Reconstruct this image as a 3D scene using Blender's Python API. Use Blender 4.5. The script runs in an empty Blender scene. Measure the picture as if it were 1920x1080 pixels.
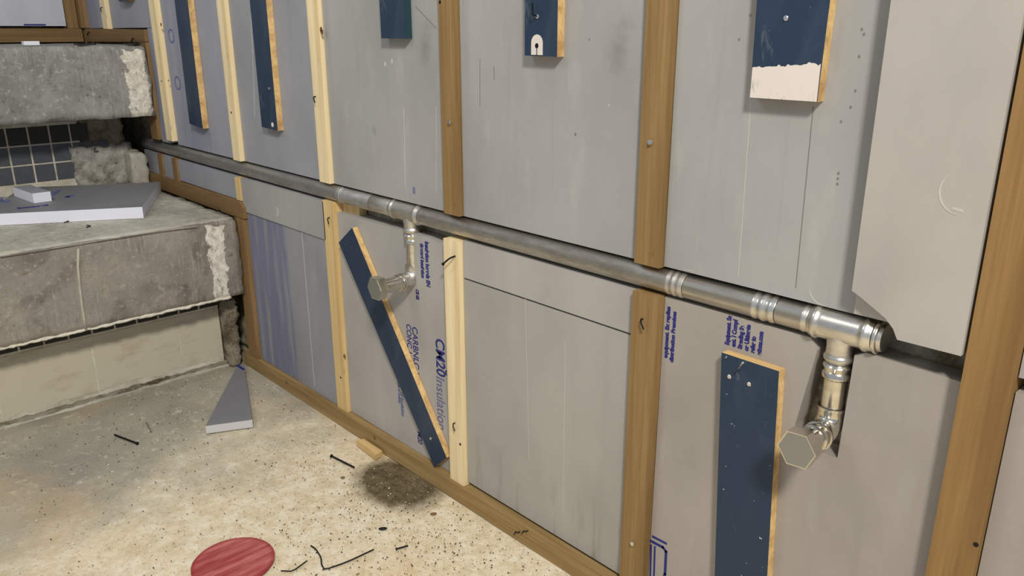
import bpy, bmesh, math, random
from mathutils import Vector, Matrix, noise
C = bpy.context.scene.collection
R = math.radians
random.seed(7)

# ------------------------------------------------------------------ camera, world, lights
FPX, YAW, PITCH, ROLL = 1494.4, R(42.79), R(17.82), R(-0.124)
CAM = Vector((0, -1.012, 1.05))
fw = Vector((-math.cos(YAW)*math.cos(PITCH), math.sin(YAW)*math.cos(PITCH), -math.sin(PITCH)))
rt0 = fw.cross(Vector((0, 0, 1))).normalized(); up0 = rt0.cross(fw)
rt = rt0*math.cos(ROLL) + up0*math.sin(ROLL); up = -rt0*math.sin(ROLL) + up0*math.cos(ROLL)
cd = bpy.data.cameras.new('camera'); cam = bpy.data.objects.new('camera', cd); C.objects.link(cam)
cd.sensor_width = 36; cd.lens = FPX/1920*36; cd.clip_start = 0.02
M4 = Matrix((rt, up, -fw)).transposed().to_4x4(); M4.translation = CAM
cam.matrix_world = M4
bpy.context.scene.camera = cam
vs = bpy.context.scene.view_settings
vs.view_transform = 'Standard'; vs.look = 'None'; vs.gamma = 1; vs.use_curve_mapping = False; vs.exposure = -0.07
w = bpy.data.worlds.new('world'); bpy.context.scene.world = w; w.use_nodes = True
w.node_tree.nodes['Background'].inputs[0].default_value = (0.80, 0.88, 1.0, 1)
w.node_tree.nodes['Background'].inputs[1].default_value = 0.47

def area(name, loc, target, size, power, col, sy=None):
    l = bpy.data.lights.new(name, 'AREA'); l.energy = power; l.color = col; l.size = size
    if sy: l.shape = 'RECTANGLE'; l.size_y = sy
    o = bpy.data.objects.new(name, l); C.objects.link(o); o.location = loc
    o.rotation_euler = (Vector(target) - Vector(loc)).to_track_quat('-Z', 'Y').to_euler()
    return o
area('ceiling_lamp_light', (1.5, -1.9, 3.3), (-1.6, -0.3, 0.3), 0.42, 160, (1.0, 0.93, 0.82))
area('ceiling_lamp_light', (-1.75, -1.5, 2.5), (-1.7, -0.3, 0.2), 0.5, 9, (1.0, 0.93, 0.82))

# ------------------------------------------------------------------ photo measurement -> point on a known plane
def ray(x, y): return fw*FPX + rt*(x-960) - up*(y-540)
def onY(x, y, Y): d = ray(x, y); return CAM + d*((Y-CAM.y)/d.y)
def onZ(x, y, Z): d = ray(x, y); return CAM + d*((Z-CAM.z)/d.z)
def onX(x, y, X): d = ray(x, y); return CAM + d*((X-CAM.x)/d.x)

# ------------------------------------------------------------------ materials
def srgb(r, g, b):
    f = lambda c: ((c/255)/12.92 if c/255 <= .04045 else ((c/255+.055)/1.055)**2.4)
    return (f(r), f(g), f(b), 1)
MC = {}
class NT:
    def __init__(s, name):
        s.m = bpy.data.materials.new(name); s.m.use_nodes = True; s.t = s.m.node_tree
        s.b = s.t.nodes['Principled BSDF']; s.tc = s.t.nodes.new('ShaderNodeTexCoord')
    def lk(s, a, b): s.t.links.new(a, b)
    def noise(s, scale=(1, 1, 1), sc=1, detail=4, rough=.55, coord='Object', dist=0):
        mp = s.t.nodes.new('ShaderNodeMapping'); s.lk(s.tc.outputs[coord], mp.inputs[0]); mp.inputs['Scale'].default_value = scale
        mp.inputs['Location'].default_value = (random.random()*3, random.random()*3, random.random()*3)
        n = s.t.nodes.new('ShaderNodeTexNoise'); s.lk(mp.outputs[0], n.inputs['Vector'])
        n.inputs['Scale'].default_value = sc; n.inputs['Detail'].default_value = detail; n.inputs['Roughness'].default_value = rough
        n.inputs['Distortion'].default_value = dist
        return n.outputs['Fac']
    def ramp(s, v, p0, p1, c0=(0, 0, 0, 1), c1=(1, 1, 1, 1)):
        r = s.t.nodes.new('ShaderNodeValToRGB'); s.lk(v, r.inputs[0])
        r.color_ramp.elements[0].position = p0; r.color_ramp.elements[1].position = p1
        r.color_ramp.elements[0].color = c0; r.color_ramp.elements[1].color = c1
        return r.outputs[0]
    def mix(s, f, a, b, mode='MIX'):
        m = s.t.nodes.new('ShaderNodeMix'); m.data_type = 'RGBA'; m.blend_type = mode
        for i, v in ((0, f), (6, a), (7, b)):
            if hasattr(v, 'links'): s.lk(v, m.inputs[i])
            else: m.inputs[i].default_value = v
        return m.outputs[2]
    def math(s, op, a, b=0.0, c=None, clamp=False):
        m = s.t.nodes.new('ShaderNodeMath'); m.operation = op; m.use_clamp = clamp
        for i, v in enumerate((a, b, c)):
            if v is None: continue
            if hasattr(v, 'links'): s.lk(v, m.inputs[i])
            else: m.inputs[i].default_value = v
        return m.outputs[0]
    def sep(s, coord='Object'):
        x = s.t.nodes.new('ShaderNodeSeparateXYZ'); s.lk(s.tc.outputs[coord], x.inputs[0]); return x.outputs
    def bump(s, h, strength=.3, dist=.002):
        b = s.t.nodes.new('ShaderNodeBump'); b.inputs['Strength'].default_value = strength; b.inputs['Distance'].default_value = dist
        s.lk(h, b.inputs['Height']); s.lk(b.outputs[0], s.b.inputs['Normal'])
    def done(s, col=None, rough=.7, metal=0, spec=.4):
        if col is not None:
            if hasattr(col, 'links'): s.lk(col, s.b.inputs['Base Color'])
            else: s.b.inputs['Base Color'].default_value = col
        if hasattr(rough, 'links'): s.lk(rough, s.b.inputs['Roughness'])
        else: s.b.inputs['Roughness'].default_value = rough
        s.b.inputs['Metallic'].default_value = metal; s.b.inputs['Specular IOR Level'].default_value = spec
        return s.m
def dk(c, k): return (c[0]*k, c[1]*k, c[2]*k, 1)

def foam(name, base, stain=.5, smear=None, dirt=None):
    n = NT(name)
    big = n.noise((2.2, 2.2, 1.4), 2.2, 5)
    col = n.mix(n.ramp(big, .35, .72), base, dk(base, .80))
    streak = n.noise((26, 26, 1.4), 1.0, 3)
    col = n.mix(n.math('MULTIPLY', n.ramp(streak, .58, .78), .35*stain), col, dk(base, .62))
    lite = n.noise((9, 9, 2.5), 2.0, 6)
    col = n.mix(n.math('MULTIPLY', n.ramp(lite, .60, .78), .22*stain), col, srgb(205, 203, 198))
    sm = n.noise((6, 6, 6), 1.3, 4)
    col = n.mix(n.math('MULTIPLY', n.ramp(sm, .66, .78), .5*stain), col, dk(base, .5))
    if smear:
        g = n.sep('Generated'); lo, hi, z0, z1, amt, sc = smear
        inx = n.math('MULTIPLY', n.math('GREATER_THAN', g[0], lo), n.math('LESS_THAN', g[0], hi))
        inz = n.math('MULTIPLY', n.math('GREATER_THAN', g[2], z0), n.math('LESS_THAN', g[2], z1))
        st = n.ramp(n.noise((sc, sc, sc*.07), 1.0, 5, .65), .36, .54)
        col = n.mix(n.math('MULTIPLY', n.math('MULTIPLY', inx, inz), n.math('MULTIPLY', st, amt)), col, srgb(84, 90, 138))
    if dirt:
        g = n.sep('Generated'); z0, z1 = dirt
        f = n.math('MULTIPLY', n.ramp(g[2], z0, z1, (1, 1, 1, 1), (0, 0, 0, 1)), n.ramp(n.noise((30, 30, 4), 1, 5), .5, .66))
        col = n.mix(n.math('MULTIPLY', f, .8), col, srgb(118, 112, 100))
    n.bump(n.noise((1, 1, 1), 420, 2), .12, .0006)
    return n.done(col, .55, 0, .35)

def wood(name, base, dark, axis=2, knots=.5, rough=.75, grain=.75):
    n = NT(name)
    sc = [34, 34, 34]; sc[axis] = 1.6
    g = n.noise(tuple(sc), 1.0, 5, .6, dist=.5)
    sc2 = [150, 150, 150]; sc2[axis] = 5
    g2 = n.noise(tuple(sc2), 1.0, 3)
    col = n.mix(n.math('MULTIPLY', n.ramp(g, .36, .68), grain), base, dark)
    col = n.mix(n.math('MULTIPLY', n.ramp(g2, .45, .7), .35), col, dk(dark, .85))
    sk = [22, 22, 22]; sk[axis] = 9
    k = n.noise(tuple(sk), 1.0, 2)
    col = n.mix(n.math('MULTIPLY', n.ramp(k, .69, .75), knots), col, dk(dark, .38))
    n.bump(g2, .3, .0008)
    return n.done(col, rough, 0, .3)

def concrete(name, base, dark, light, sc=6, bump=.5, white=None, paint=.35):
    n = NT(name)
    a = n.noise((1, 1, 1), sc, 8, .65)
    b = n.noise((1, 1, 1), sc*9, 6, .7)
    col = n.mix(n.ramp(a, .36, .64), dark, base)
    col = n.mix(n.math('MULTIPLY', n.ramp(b, .56, .70), .8), col, light)
    col = n.mix(n.math('MULTIPLY', n.ramp(b, .32, .42, (1, 1, 1, 1), (0, 0, 0, 1)), .7), col, dk(dark, .55))
    patch = n.noise((1, 1, .7), sc*.55, 3, .5, dist=.6)
    col = n.mix(n.math('MULTIPLY', n.ramp(patch, .50, .515), paint), col, dk(light, .72))
    if white:
        comb = n.noise((1, 150, 9), 1.0, 4, .7)
        zone = n.ramp(n.noise((1, 1, 1.6), 5.5, 4, .5), .44, .56)
        col = n.mix(n.math('MULTIPLY', n.math('MULTIPLY', n.ramp(comb, .55, .70), zone), .55), col, light)
        col = n.mix(n.math('MULTIPLY', n.math('MULTIPLY', n.ramp(comb, .30, .44, (1, 1, 1, 1), (0, 0, 0, 1)), zone), .45), col, dk(dark, .6))
    if white:                     # plaster remains (y from, y to in object space, amount)
        s = n.sep(); e = n.math('ADD', s[1], n.math('MULTIPLY', n.math('SUBTRACT', n.noise((1, 1, 1), 22, 6, .7), .5), white[2]))
        m = n.math('MULTIPLY', n.math('GREATER_THAN', e, white[0]), n.math('LESS_THAN', e, white[1]))
        if len(white) > 3:
            m = n.math('MULTIPLY', m, n.math('LESS_THAN', n.math('ADD', s[2], n.math('MULTIPLY', n.noise((1, 1, 1), 20, 4), .05)), white[3]))
        wear = n.ramp(n.noise((1, 1, .5), 60, 6, .75), .36, .46)
        col = n.mix(n.math('MULTIPLY', n.math('MULTIPLY', m, wear), .92), col, n.mix(n.ramp(b, .4, .6), srgb(196, 190, 178), srgb(232, 229, 220)))
    n.bump(n.math('ADD', n.math('MULTIPLY', a, .6), b), bump, .006)
    return n.done(col, .92, 0, .2)

def plain(name, col, rough=.6, metal=0, spec=.4, bumpsc=0, bs=.2, var=0):
    n = NT(name)
    c = col
    if var: c = n.mix(n.math('MULTIPLY', n.ramp(n.noise((1, 1, 1), 40, 5), .4, .7), var), col, dk(col, .5))
    if bumpsc: n.bump(n.noise((1, 1, 1), bumpsc, 4), bs, .001)
    return n.done(c, rough, metal, spec)

def steel(name, base, dark, rough, dirt=.5):
    n = NT(name)
    a = n.noise((7, 22, 22), 1.5, 7, .7); b = n.noise((30, 90, 90), 1, 5)
    col = n.mix(n.math('MULTIPLY', n.ramp(a, .42, .62), dirt), base, dark)
    col = n.mix(n.math('MULTIPLY', n.ramp(b, .55, .68), dirt*.6), col, dk(base, .6))
    r = n.math('ADD', n.math('MULTIPLY', n.ramp(a, .4, .65), .22*dirt), rough)
    n.bump(b, .12, .0006)
    return n.done(col, r, 1.0, .5)

FB = srgb(170, 168, 165)
foam_warm = foam('foam_board_grey', FB, .55)
foam_clean = foam('foam_board_grey_clean', srgb(180, 176, 170), .2)
foam_stained = foam('foam_board_grey_stained', srgb(164, 164, 163), 1.1)
foam_dirtyfoot = foam('foam_board_grey_scuffed_foot', srgb(168, 166, 160), .4, dirt=(.03, .30))
foam_cool = foam('foam_board_bluish', srgb(152, 154, 161), .7)
foam_smear = foam('foam_board_blue_smeared', srgb(146, 148, 154), .9, smear=(-1, .52, -.1, 2, .5, 42))
foam_tint = foam('foam_board_blue_tinted', srgb(156, 159, 169), .7, smear=(-1, .62, -.1, 2, .24, 30))
foam_pink = foam('foam_board_warm_grey', srgb(162, 156, 150), .8)
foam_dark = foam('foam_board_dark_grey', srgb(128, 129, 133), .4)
foam_side = plain('foam_cut_edge', srgb(196, 196, 200), .7)
foam_white = plain('foam_offcut_pale', srgb(222, 224, 236), .7)
wood_new = wood('pale_softwood', srgb(238, 222, 184), srgb(212, 188, 138), 2, .6)
wood_new_gold = wood('golden_softwood', srgb(222, 196, 144), srgb(190, 158, 102), 2, .6)
wood_old = wood('brown_treated_wood', srgb(150, 122, 80), srgb(108, 84, 48), 2, .6)
wood_post = wood('orange_brown_wood', srgb(150, 118, 74), srgb(116, 88, 50), 2, .7)
wood_post2 = wood('dark_brown_wood', srgb(142, 114, 76), srgb(98, 74, 46), 2, .7)
wood_x = wood('brown_wood_plate', srgb(166, 140, 94), srgb(112, 88, 52), 0, .7)
wood_seat = wood('dark_brown_wood_rail', srgb(128, 102, 66), srgb(92, 68, 40), 0, .7)
wood_y = wood('dark_brown_wood_beam', srgb(140, 112, 74), srgb(96, 74, 46), 1, .6)
wood_chip = wood('cut_pale_wood', srgb(222, 194, 140), srgb(176, 140, 84), 0, .2)
ply = wood('plywood_edge', srgb(220, 188, 132), srgb(160, 122, 74), 0, .4)

def navy_paint(name, speck=.5, chips=0):
    n = NT(name)
    base = srgb(36, 54, 76)
    col = n.mix(n.math('MULTIPLY', n.ramp(n.noise((9, 9, 4), 1.3, 6, .6, dist=.8), .5, .74), .55), base, srgb(62, 76, 94))
    col = n.mix(n.math('MULTIPLY', n.ramp(n.noise((1, 1, 1), 130, 2), .735 if speck > .9 else .76, .77 if speck > .9 else .785), speck), col, srgb(190, 196, 196))
    col = n.mix(n.math('MULTIPLY', n.ramp(n.noise((3, 3, 1), 12, 6, .7, dist=1.2), .63, .73), .35), col, srgb(120, 128, 132))
    n.bump(n.noise((1, 1, 1), 260, 3), .12, .0006)
    return n.done(col, .48, 0, .35)
navy = navy_paint('navy_painted_face', .5)
navy_spots = navy_paint('navy_painted_face_speckled', 1.0)
def _wp():
    n = NT('chipped_white_paint'); g = n.sep('Generated')
    m = n.math('MULTIPLY', n.ramp(n.noise((60, 60, 14), 1, 6, .75), .52, .58), n.ramp(g[2], .12, .5, (1, 1, 1, 1), (0, 0, 0, 1)))
    m = n.math('MULTIPLY', m, n.ramp(g[0], .5, .75, (1, 1, 1, 1), (.15, .15, .15, 1)))
    return n.done(n.mix(m, srgb(218, 209, 202), srgb(116, 124, 124)), .6)
white_paint = _wp()

pipe_dull = steel('dull_stainless_steel', (.56, .555, .545, 1), (.27, .26, .245, 1), .46, .7)
pipe_mid = steel('stained_stainless_steel', (.70, .68, .635, 1), (.33, .30, .255, 1), .38, .7)
pipe_bright = steel('stainless_steel', (.76, .74, .69, 1), (.42, .39, .34, 1), .28, .5)
steel_clean = steel('bright_stainless_steel', (.74, .71, .64, 1), (.42, .38, .31, 1), .16, .35)
hexm = plain('matt_hexagon_metal', srgb(150, 152, 148), .45, .7)
dark_gap = plain('gap_shadow_black', (.012, .012, .011, 1), .9)  # black of the strips that stand for shadow gaps
blackm = plain('black_steel', (.012, .012, .013, 1), .45, .5)
whitem = plain('shiny_screw', (.75, .75, .76, 1), .25, 1)
ink = plain('blue_ink', srgb(40, 44, 120), .7, var=.35)
ink_faint = plain('faded_blue_ink', srgb(96, 102, 148), .7, var=.3)
crease = plain('light_crease', srgb(188, 186, 181), .7)
crease_dark = plain('dark_scratch', srgb(118, 116, 112), .8)

conc_low = concrete('lower_step_concrete', srgb(158, 153, 144), srgb(118, 113, 106), srgb(186, 182, 172), 7, .6)
conc_top = concrete('step_top_concrete', srgb(186, 184, 172), srgb(148, 145, 134), srgb(210, 206, 194), 5, .35, paint=.15)
conc_rub = concrete('rubble_masonry', srgb(158, 148, 128), srgb(92, 82, 66), srgb(206, 200, 186), 16, 1.0)
conc_rub_white = concrete('broken_plaster', srgb(206, 203, 195), srgb(128, 122, 112), srgb(244, 242, 236), 26, 1.0)
masonry = concrete('wall_masonry', srgb(222, 215, 188), srgb(150, 138, 108), srgb(238, 232, 214), 20, 1.0, paint=.1)
grout = concrete('grout', srgb(216, 211, 196), srgb(176, 168, 150), srgb(232, 228, 218), 14, .4)
mosaic = plain('dark_grey_glazed_tile', srgb(78, 82, 88), .5, 0, .4, var=.35)
mosaic_dark = plain('dark_and_shaded_glazed_tile', srgb(52, 52, 48), .6, 0, .3, var=.4)  # near-black strip tiles; on the upper step it stands for lip shade
cream_tile = (lambda n: n.done(n.mix(n.math('MULTIPLY', n.ramp(n.noise((1, 1, 3), 7, 7, .7), .52, .72), .5), srgb(192, 186, 168), srgb(140, 124, 96)), .55))(NT('cream_glazed_tile'))

# ------------------------------------------------------------------ object helpers
def prop(o, label=None, cat=None, group=None, kind=None):
    if label: o['label'] = label
    if cat: o['category'] = cat
    if group: o['group'] = group
    if kind: o['kind'] = kind
    return o
def link(name, me, mat, parent=None, org=None):
    if mat and not me.materials: me.materials.append(mat)
    if org is None:
        xs = [v.co for v in me.vertices]
        lo = [min(v[i] for v in xs) for i in range(3)]; hi = [max(v[i] for v in xs) for i in range(3)]
        org = Vector(((lo[0]+hi[0])/2, (lo[1]+hi[1])/2, lo[2]))
    me.transform(Matrix.Translation(-Vector(org)))
    o = bpy.data.objects.new(name, me); C.objects.link(o)
    if parent is not None:
        o.parent = parent; o.location = Vector(org) - Vector(parent.location)
        if parent.parent: o.location -= Vector(parent.parent.location)
    else: o.location = org
    return o
def finish(bm, name, mat, parent=None, smooth=False, bev=0, org=None):
    if bev:
        es = [e for e in bm.edges if len(e.link_faces) == 2 and e.calc_face_angle(0) > .5]
        bmesh.ops.bevel(bm, geom=es, offset=bev, segments=2, affect='EDGES', clamp_overlap=True)
    bmesh.ops.recalc_face_normals(bm, faces=bm.faces)
    me = bpy.data.meshes.new(name); bm.to_mesh(me); bm.free()
    if smooth:
        for p in me.polygons: p.use_smooth = True
    if isinstance(mat, (list, tuple)):
        for m in mat: me.materials.append(m)
    return link(name, me, None if isinstance(mat, (list, tuple)) else mat, parent, org)
def add_box(bm, x0, x1, y0, y1, z0, z1, mi=0):
    v = [bm.verts.new((x, y, z)) for x in (x0, x1) for y in (y0, y1) for z in (z0, z1)]
    for f in ((0, 1, 3, 2), (4, 6, 7, 5), (0, 4, 5, 1), (2, 3, 7, 6), (0, 2, 6, 4), (1, 5, 7, 3)):
        bm.faces.new([v[i] for i in f]).material_index = mi
def prism(bm, pts, axis, a, b, mi=0):
    """pts: polygon in the two other axes; extruded along axis from a to b"""
    def P(p, t):
        q = list(p); q.insert(axis, t); return q
    A = [bm.verts.new(P(p, a)) for p in pts]; B = [bm.verts.new(P(p, b)) for p in pts]
    n = len(pts)
    bm.faces.new(A).material_index = mi; bm.faces.new(list(reversed(B))).material_index = mi
    for i in range(n): bm.faces.new((A[i], A[(i+1) % n], B[(i+1) % n], B[i])).material_index = mi
def box_obj(name, x0, x1, y0, y1, z0, z1, mat, parent=None, bev=.0012):
    bm = bmesh.new(); add_box(bm, x0, x1, y0, y1, z0, z1); return finish(bm, name, mat, parent, bev=bev)
def empty(name, loc):
    o = bpy.data.objects.new(name, None); o.empty_display_size = .05; C.objects.link(o); o.location = loc; return o

def rough_box(x0, x1, y0, y1, z0, z1, res, amp, fr=9, seed=0, edge=0.0):
    """box whose faces are gridded and pushed about by noise; edge wears the corners away"""
    bm = bmesh.new()
    nx = max(1, round((x1-x0)/res)); ny = max(1, round((y1-y0)/res)); nz = max(1, round((z1-z0)/res))
    n = (nx, ny, nz); lo = (x0, y0, z0); hi = (x1, y1, z1); vd = {}
    def V(i, j, k):
        key = (i, j, k)
        if key not in vd:
            p = Vector([lo[a]+(hi[a]-lo[a])*key[a]/n[a] for a in range(3)])
            c = Vector([(lo[a]+hi[a])/2 for a in range(3)])
            on = sum(key[a] in (0, n[a]) for a in range(3))
            q = p*fr + Vector((seed*3.1, seed, 0))
            d = noise.noise_vector(q)*amp + noise.noise_vector(q*3.3)*amp*.45
            if on >= 2 and edge:
                for a in range(3):
                    if key[a] in (0, n[a]): p[a] += (1 if key[a] == 0 else -1)*edge*max(0, .35+noise.noise(q*1.7)+.5*noise.noise(q*5))
            vd[key] = bm.verts.new(p + d)
        return vd[key]
    for a in range(3):
        b, c = (a+1) % 3, (a+2) % 3
        for s in (0, n[a]):
            for i in range(n[b]):
                for j in range(n[c]):
                    def K(u, v):
                        k = [0, 0, 0]; k[a] = s; k[b] = u; k[c] = v; return V(*k)
                    bm.faces.new((K(i, j), K(i+1, j), K(i+1, j+1), K(i, j+1)))
    return bm

def lathe(bm, prof, org, d, seg=28, cap=True):
    """prof: (distance along d, radius)"""
    d = Vector(d).normalized(); a = d.orthogonal().normalized(); b = d.cross(a); org = Vector(org)
    rings = []
    for t, r in prof:
        rings.append([bm.verts.new(org + d*t + (a*math.cos(2*math.pi*i/seg) + b*math.sin(2*math.pi*i/seg))*r) for i in range(seg)])
    for p, q in zip(rings, rings[1:]):
        for i in range(seg): bm.faces.new((p[i], p[(i+1) % seg], q[(i+1) % seg], q[i])).smooth = True
    if cap: bm.faces.new(rings[0]); bm.faces.new(list(reversed(rings[-1])))
def tube_path(bm, pts, rad, seg=10):
    pts = [Vector(p) for p in pts]; rings = []
    prev = None
    for i, p in enumerate(pts):
        t = (pts[min(i+1, len(pts)-1)] - pts[max(i-1, 0)]).normalized()
        a = t.orthogonal().normalized() if prev is None else (prev - t*prev.dot(t)).normalized()
        prev = a; b = t.cross(a); r = rad[i] if isinstance(rad, (list, tuple)) else rad
        rings.append([bm.verts.new(p + (a*math.cos(2*math.pi*k/seg) + b*math.sin(2*math.pi*k/seg))*r) for k in range(seg)])
    for p, q in zip(rings, rings[1:]):
        for k in range(seg): bm.faces.new((p[k], p[(k+1) % seg], q[(k+1) % seg], q[k])).smooth = True
    bm.faces.new(rings[0]); bm.faces.new(list(reversed(rings[-1])))
def sharp_finish(bm, name, mat, parent, ang=35):
    bmesh.ops.recalc_face_normals(bm, faces=bm.faces)
    for e in bm.edges:
        if len(e.link_faces) == 2 and e.calc_face_angle(0) > R(ang): e.smooth = False
    for f in bm.faces: f.smooth = True
    me = bpy.data.meshes.new(name); bm.to_mesh(me); bm.free()
    return link(name, me, mat, parent)

def text_part(name, body, parent, X, Z, Y, size, mode, mat, bold=0.0, sx=1.0):
    """lettering printed on a board face; mode 'down' reads top to bottom, 'up' reads bottom to top"""
    cu = bpy.data.curves.new(name, 'FONT'); cu.body = body; cu.size = size; cu.extrude = .00025; cu.offset = bold
    cu.align_x = 'LEFT'
    tmp = bpy.data.objects.new('tmp', cu); C.objects.link(tmp)
    me = bpy.data.meshes.new_from_object(tmp.evaluated_get(bpy.context.evaluated_depsgraph_get()))
    bpy.data.objects.remove(tmp); bpy.data.curves.remove(cu)
    dr, upv = {'down': ((0, 0, -1), (1, 0, 0)), 'up': ((0, 0, 1), (-1, 0, 0)), 'flat': ((1, 0, 0), (0, 0, 1))}[mode]
    dr, upv = Vector(dr)*sx, Vector(upv); nv = Vector((0, -1, 0))
    m = Matrix((dr, upv, nv)).transposed().to_4x4(); m.translation = (X, Y-.0002, Z)
    me.transform(m); me.materials.clear()
    return link(name, me, mat, parent)

# ------------------------------------------------------------------ floor
def floor_mat():
    n = NT('dusty_concrete_floor')
    a = n.noise((1, 1, 1), 3.0, 8, .6); b = n.noise((1, 1, 1), 34, 8, .75); c = n.noise((1, 1, 1), 150, 3, .6)
    grey = n.mix(n.ramp(a, .4, .62), srgb(150, 146, 134), srgb(172, 166, 150))
    pale_tone = n.mix(n.ramp(b, .38, .62), srgb(208, 192, 160), srgb(232, 222, 198))
    s = n.sep()
    # paler, warmer tone away from the steps, greyer towards them
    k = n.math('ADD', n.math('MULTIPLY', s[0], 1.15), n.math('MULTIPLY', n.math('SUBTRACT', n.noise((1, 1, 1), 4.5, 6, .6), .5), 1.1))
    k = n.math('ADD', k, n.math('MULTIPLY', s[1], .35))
    col = n.mix(n.ramp(n.math('ADD', k, 2.95), .42, .95), grey, pale_tone)
    col = n.mix(n.math('MULTIPLY', n.ramp(b, .56, .68), .5), col, srgb(226, 222, 206))
    col = n.mix(n.math('MULTIPLY', n.ramp(c, .60, .70), .55), col, srgb(112, 100, 76))
    tan = n.noise((1, 1, 1), 2.2, 4, .5)
    col = n.mix(n.math('MULTIPLY', n.ramp(tan, .5, .7), .4), col, srgb(214, 184, 138))
    # damp stain by the plate
    dx = n.math('MULTIPLY', n.math('SUBTRACT', s[0], -1.447), 1.0); dy = n.math('MULTIPLY', n.math('SUBTRACT', s[1], -.052), 1.35)
    r = n.math('SQRT', n.math('ADD', n.math('MULTIPLY', dx, dx), n.math('MULTIPLY', dy, dy)))
    r = n.math('ADD', r, n.math('MULTIPLY', n.math('SUBTRACT', n.noise((1, 1, 1), 28, 5, .6), .5), .045))
    st = n.ramp(r, .100, .152, (1, 1, 1, 1), (0, 0, 0, 1))
    col = n.mix(n.math('MULTIPLY', st, .93), col, n.mix(n.ramp(b, .4, .65), srgb(64, 52, 32), srgb(110, 96, 68)))
    n.bump(n.math('ADD', a, n.math('ADD', b, n.math('MULTIPLY', c, .4))), .55, .004)
    return n.done(col, .95, 0, .15)
bm = bmesh.new()
NX, NY = 90, 60
g = [[bm.verts.new((-3.7+5.2*i/NX, -3.2+3.3*j/NY, .003*noise.noise(Vector((i*.35, j*.35, 0))) - .003)) for j in range(NY+1)] for i in range(NX+1)]
for i in range(NX):
    for j in range(NY): bm.faces.new((g[i][j], g[i+1][j], g[i+1][j+1], g[i][j+1])).smooth = True
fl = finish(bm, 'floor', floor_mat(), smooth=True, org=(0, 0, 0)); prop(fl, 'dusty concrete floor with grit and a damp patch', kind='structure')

# walls behind the boards
bm = rough_box(-3.75, 1.4, .067, .16, 0, 1.9, .02, .0035, 30, 3)
# only the channel beside the pipe shows the masonry: flat elsewhere
wr = finish(bm, 'wall_right', masonry, smooth=True); prop(wr, 'rough masonry wall behind the grey boards', kind='structure')
wb = box_obj('wall_back', -3.78, -3.68, -3.2, .05, 0, 1.9, masonry, bev=0); prop(wb, 'masonry wall behind the upper concrete step', kind='structure')

# ------------------------------------------------------------------ lower concrete step
ls = empty('concrete_step', (-2.7, -.9, 0)); prop(ls, 'lower concrete step with worn white corner and cream tiles under its lip', 'step')
XF, XT = -2.33, -2.45
bm = rough_box(-3.135, XF, -1.7, -.004, .262, .507, .018, .0022, 10, 1, .006)
n_ = concrete('lower_step_face', srgb(150, 144, 135), srgb(112, 107, 101), srgb(180, 176, 166), 7, .6, white=(.748, .800, .06, .262), paint=.4)
finish(bm, 'step_slab', n_, ls, smooth=True)
bm = rough_box(-3.135, XF-.010, -1.7, -.012, .498, .5095, .022, .0016, 12, 44, .003)
finish(bm, 'step_top_screed', conc_top, ls, smooth=True)
# worn plaster line along the lower edge
bm = rough_box(XF-.012, XF+.003, -1.7, -.05, .2585, .266, .006, .0028, 40, 5, .003)
o = finish(bm, 'plaster_edge', plain('worn_white_plaster', srgb(214, 208, 194), .8, bumpsc=90, bs=.5, var=.3), ls, smooth=True); o['label'] = 'white plaster line along the lower edge'
pj0 = [onX(x, y, XF) for x, y in ((147, 466), (146, 500), (150, 540), (154, 575), (158, 600), (161, 618))]
b = bmesh.new(); tube_path(b, [(XF+.0005, p.y+.0, p.z) for p in pj0], .0038, 6); o = finish(b, 'mortar_joint', plain('pale_mortar', srgb(178, 172, 158), .9, bumpsc=120, bs=.6, var=.5), ls); o['label'] = 'pale vertical joint in the slab face'
pj1 = [onX(x, y, XF+.001) for x, y in ((0, 480), (60, 474), (140, 461), (200, 449), (250, 441), (300, 434), (370, 427))]
b = bmesh.new(); tube_path(b, [(XF+.0012, p.y, min(p.z, .5035)) for p in pj1], .0011, 5); o = finish(b, 'edge_crack', plain('crack_dark_line', srgb(70, 66, 58), .9), ls)  # thin dark line drawing the crack along the top edge
# core under the slab
box_obj('step_core', -3.135, XT-.012, -1.7, -.05, 0, .262, conc_rub, ls, bev=0)
# cream tiles with broken lower edge
low = [(7, 790), (43, 771), (72, 775), (117, 750), (143, 746), (183, 736), (213, 725), (263, 708), (300, 706), (333, 690), (353, 688), (385, 678), (417, 666)]
lowp = [onX(x, y, XT) for x, y in low]
def zlow(y):
    for p, q in zip(lowp, lowp[1:]):
        if p.y <= y <= q.y: return p.z + (q.z-p.z)*(y-p.y)/(q.y-p.y)
    return lowp[0].z if y < lowp[0].y else lowp[-1].z
bm = bmesh.new()
edges = [-1.7, -1.456, -1.202, -.947, -.692, -.437, -.182, -.047]
for a, b in zip(edges, edges[1:]):
    a += .0025; b -= .0025; ys = [a+(b-a)*i/24 for i in range(25)]
    pts = [(y, zlow(y) + .0022*noise.noise(Vector((y*90, 0, 0)))) for y in ys] + [(b, .1975), (a, .1975)]
    prism(bm, pts, 0, XT-.010, XT)
finish(bm, 'cream_tiles', cream_tile, ls)
bm = bmesh.new(); add_box(bm, XT-.014, XT-.0012, -1.7, -.049, .0, .2035); finish(bm, 'grout_bed', grout, ls)
bm = bmesh.new(); add_box(bm, XT-.014, XT-.0012, -1.7, -.049, .2035, .268); finish(bm, 'mosaic_grout', grout, ls)
bm = rough_box(XT-.010, XT+.012, -1.7, -.03, -.004, .010, .009, .007, 40, 14, .003); finish(bm, 'crumbling_screed', conc_rub, ls, smooth=True)
bm = bmesh.new()
y = -.111+.0635-.003
k = 0
while y > -1.7:
    add_box(bm, XT-.010, XT+.001, y-.0575, y-.0, .2065, .262); y -= .0635; k += 1
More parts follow.
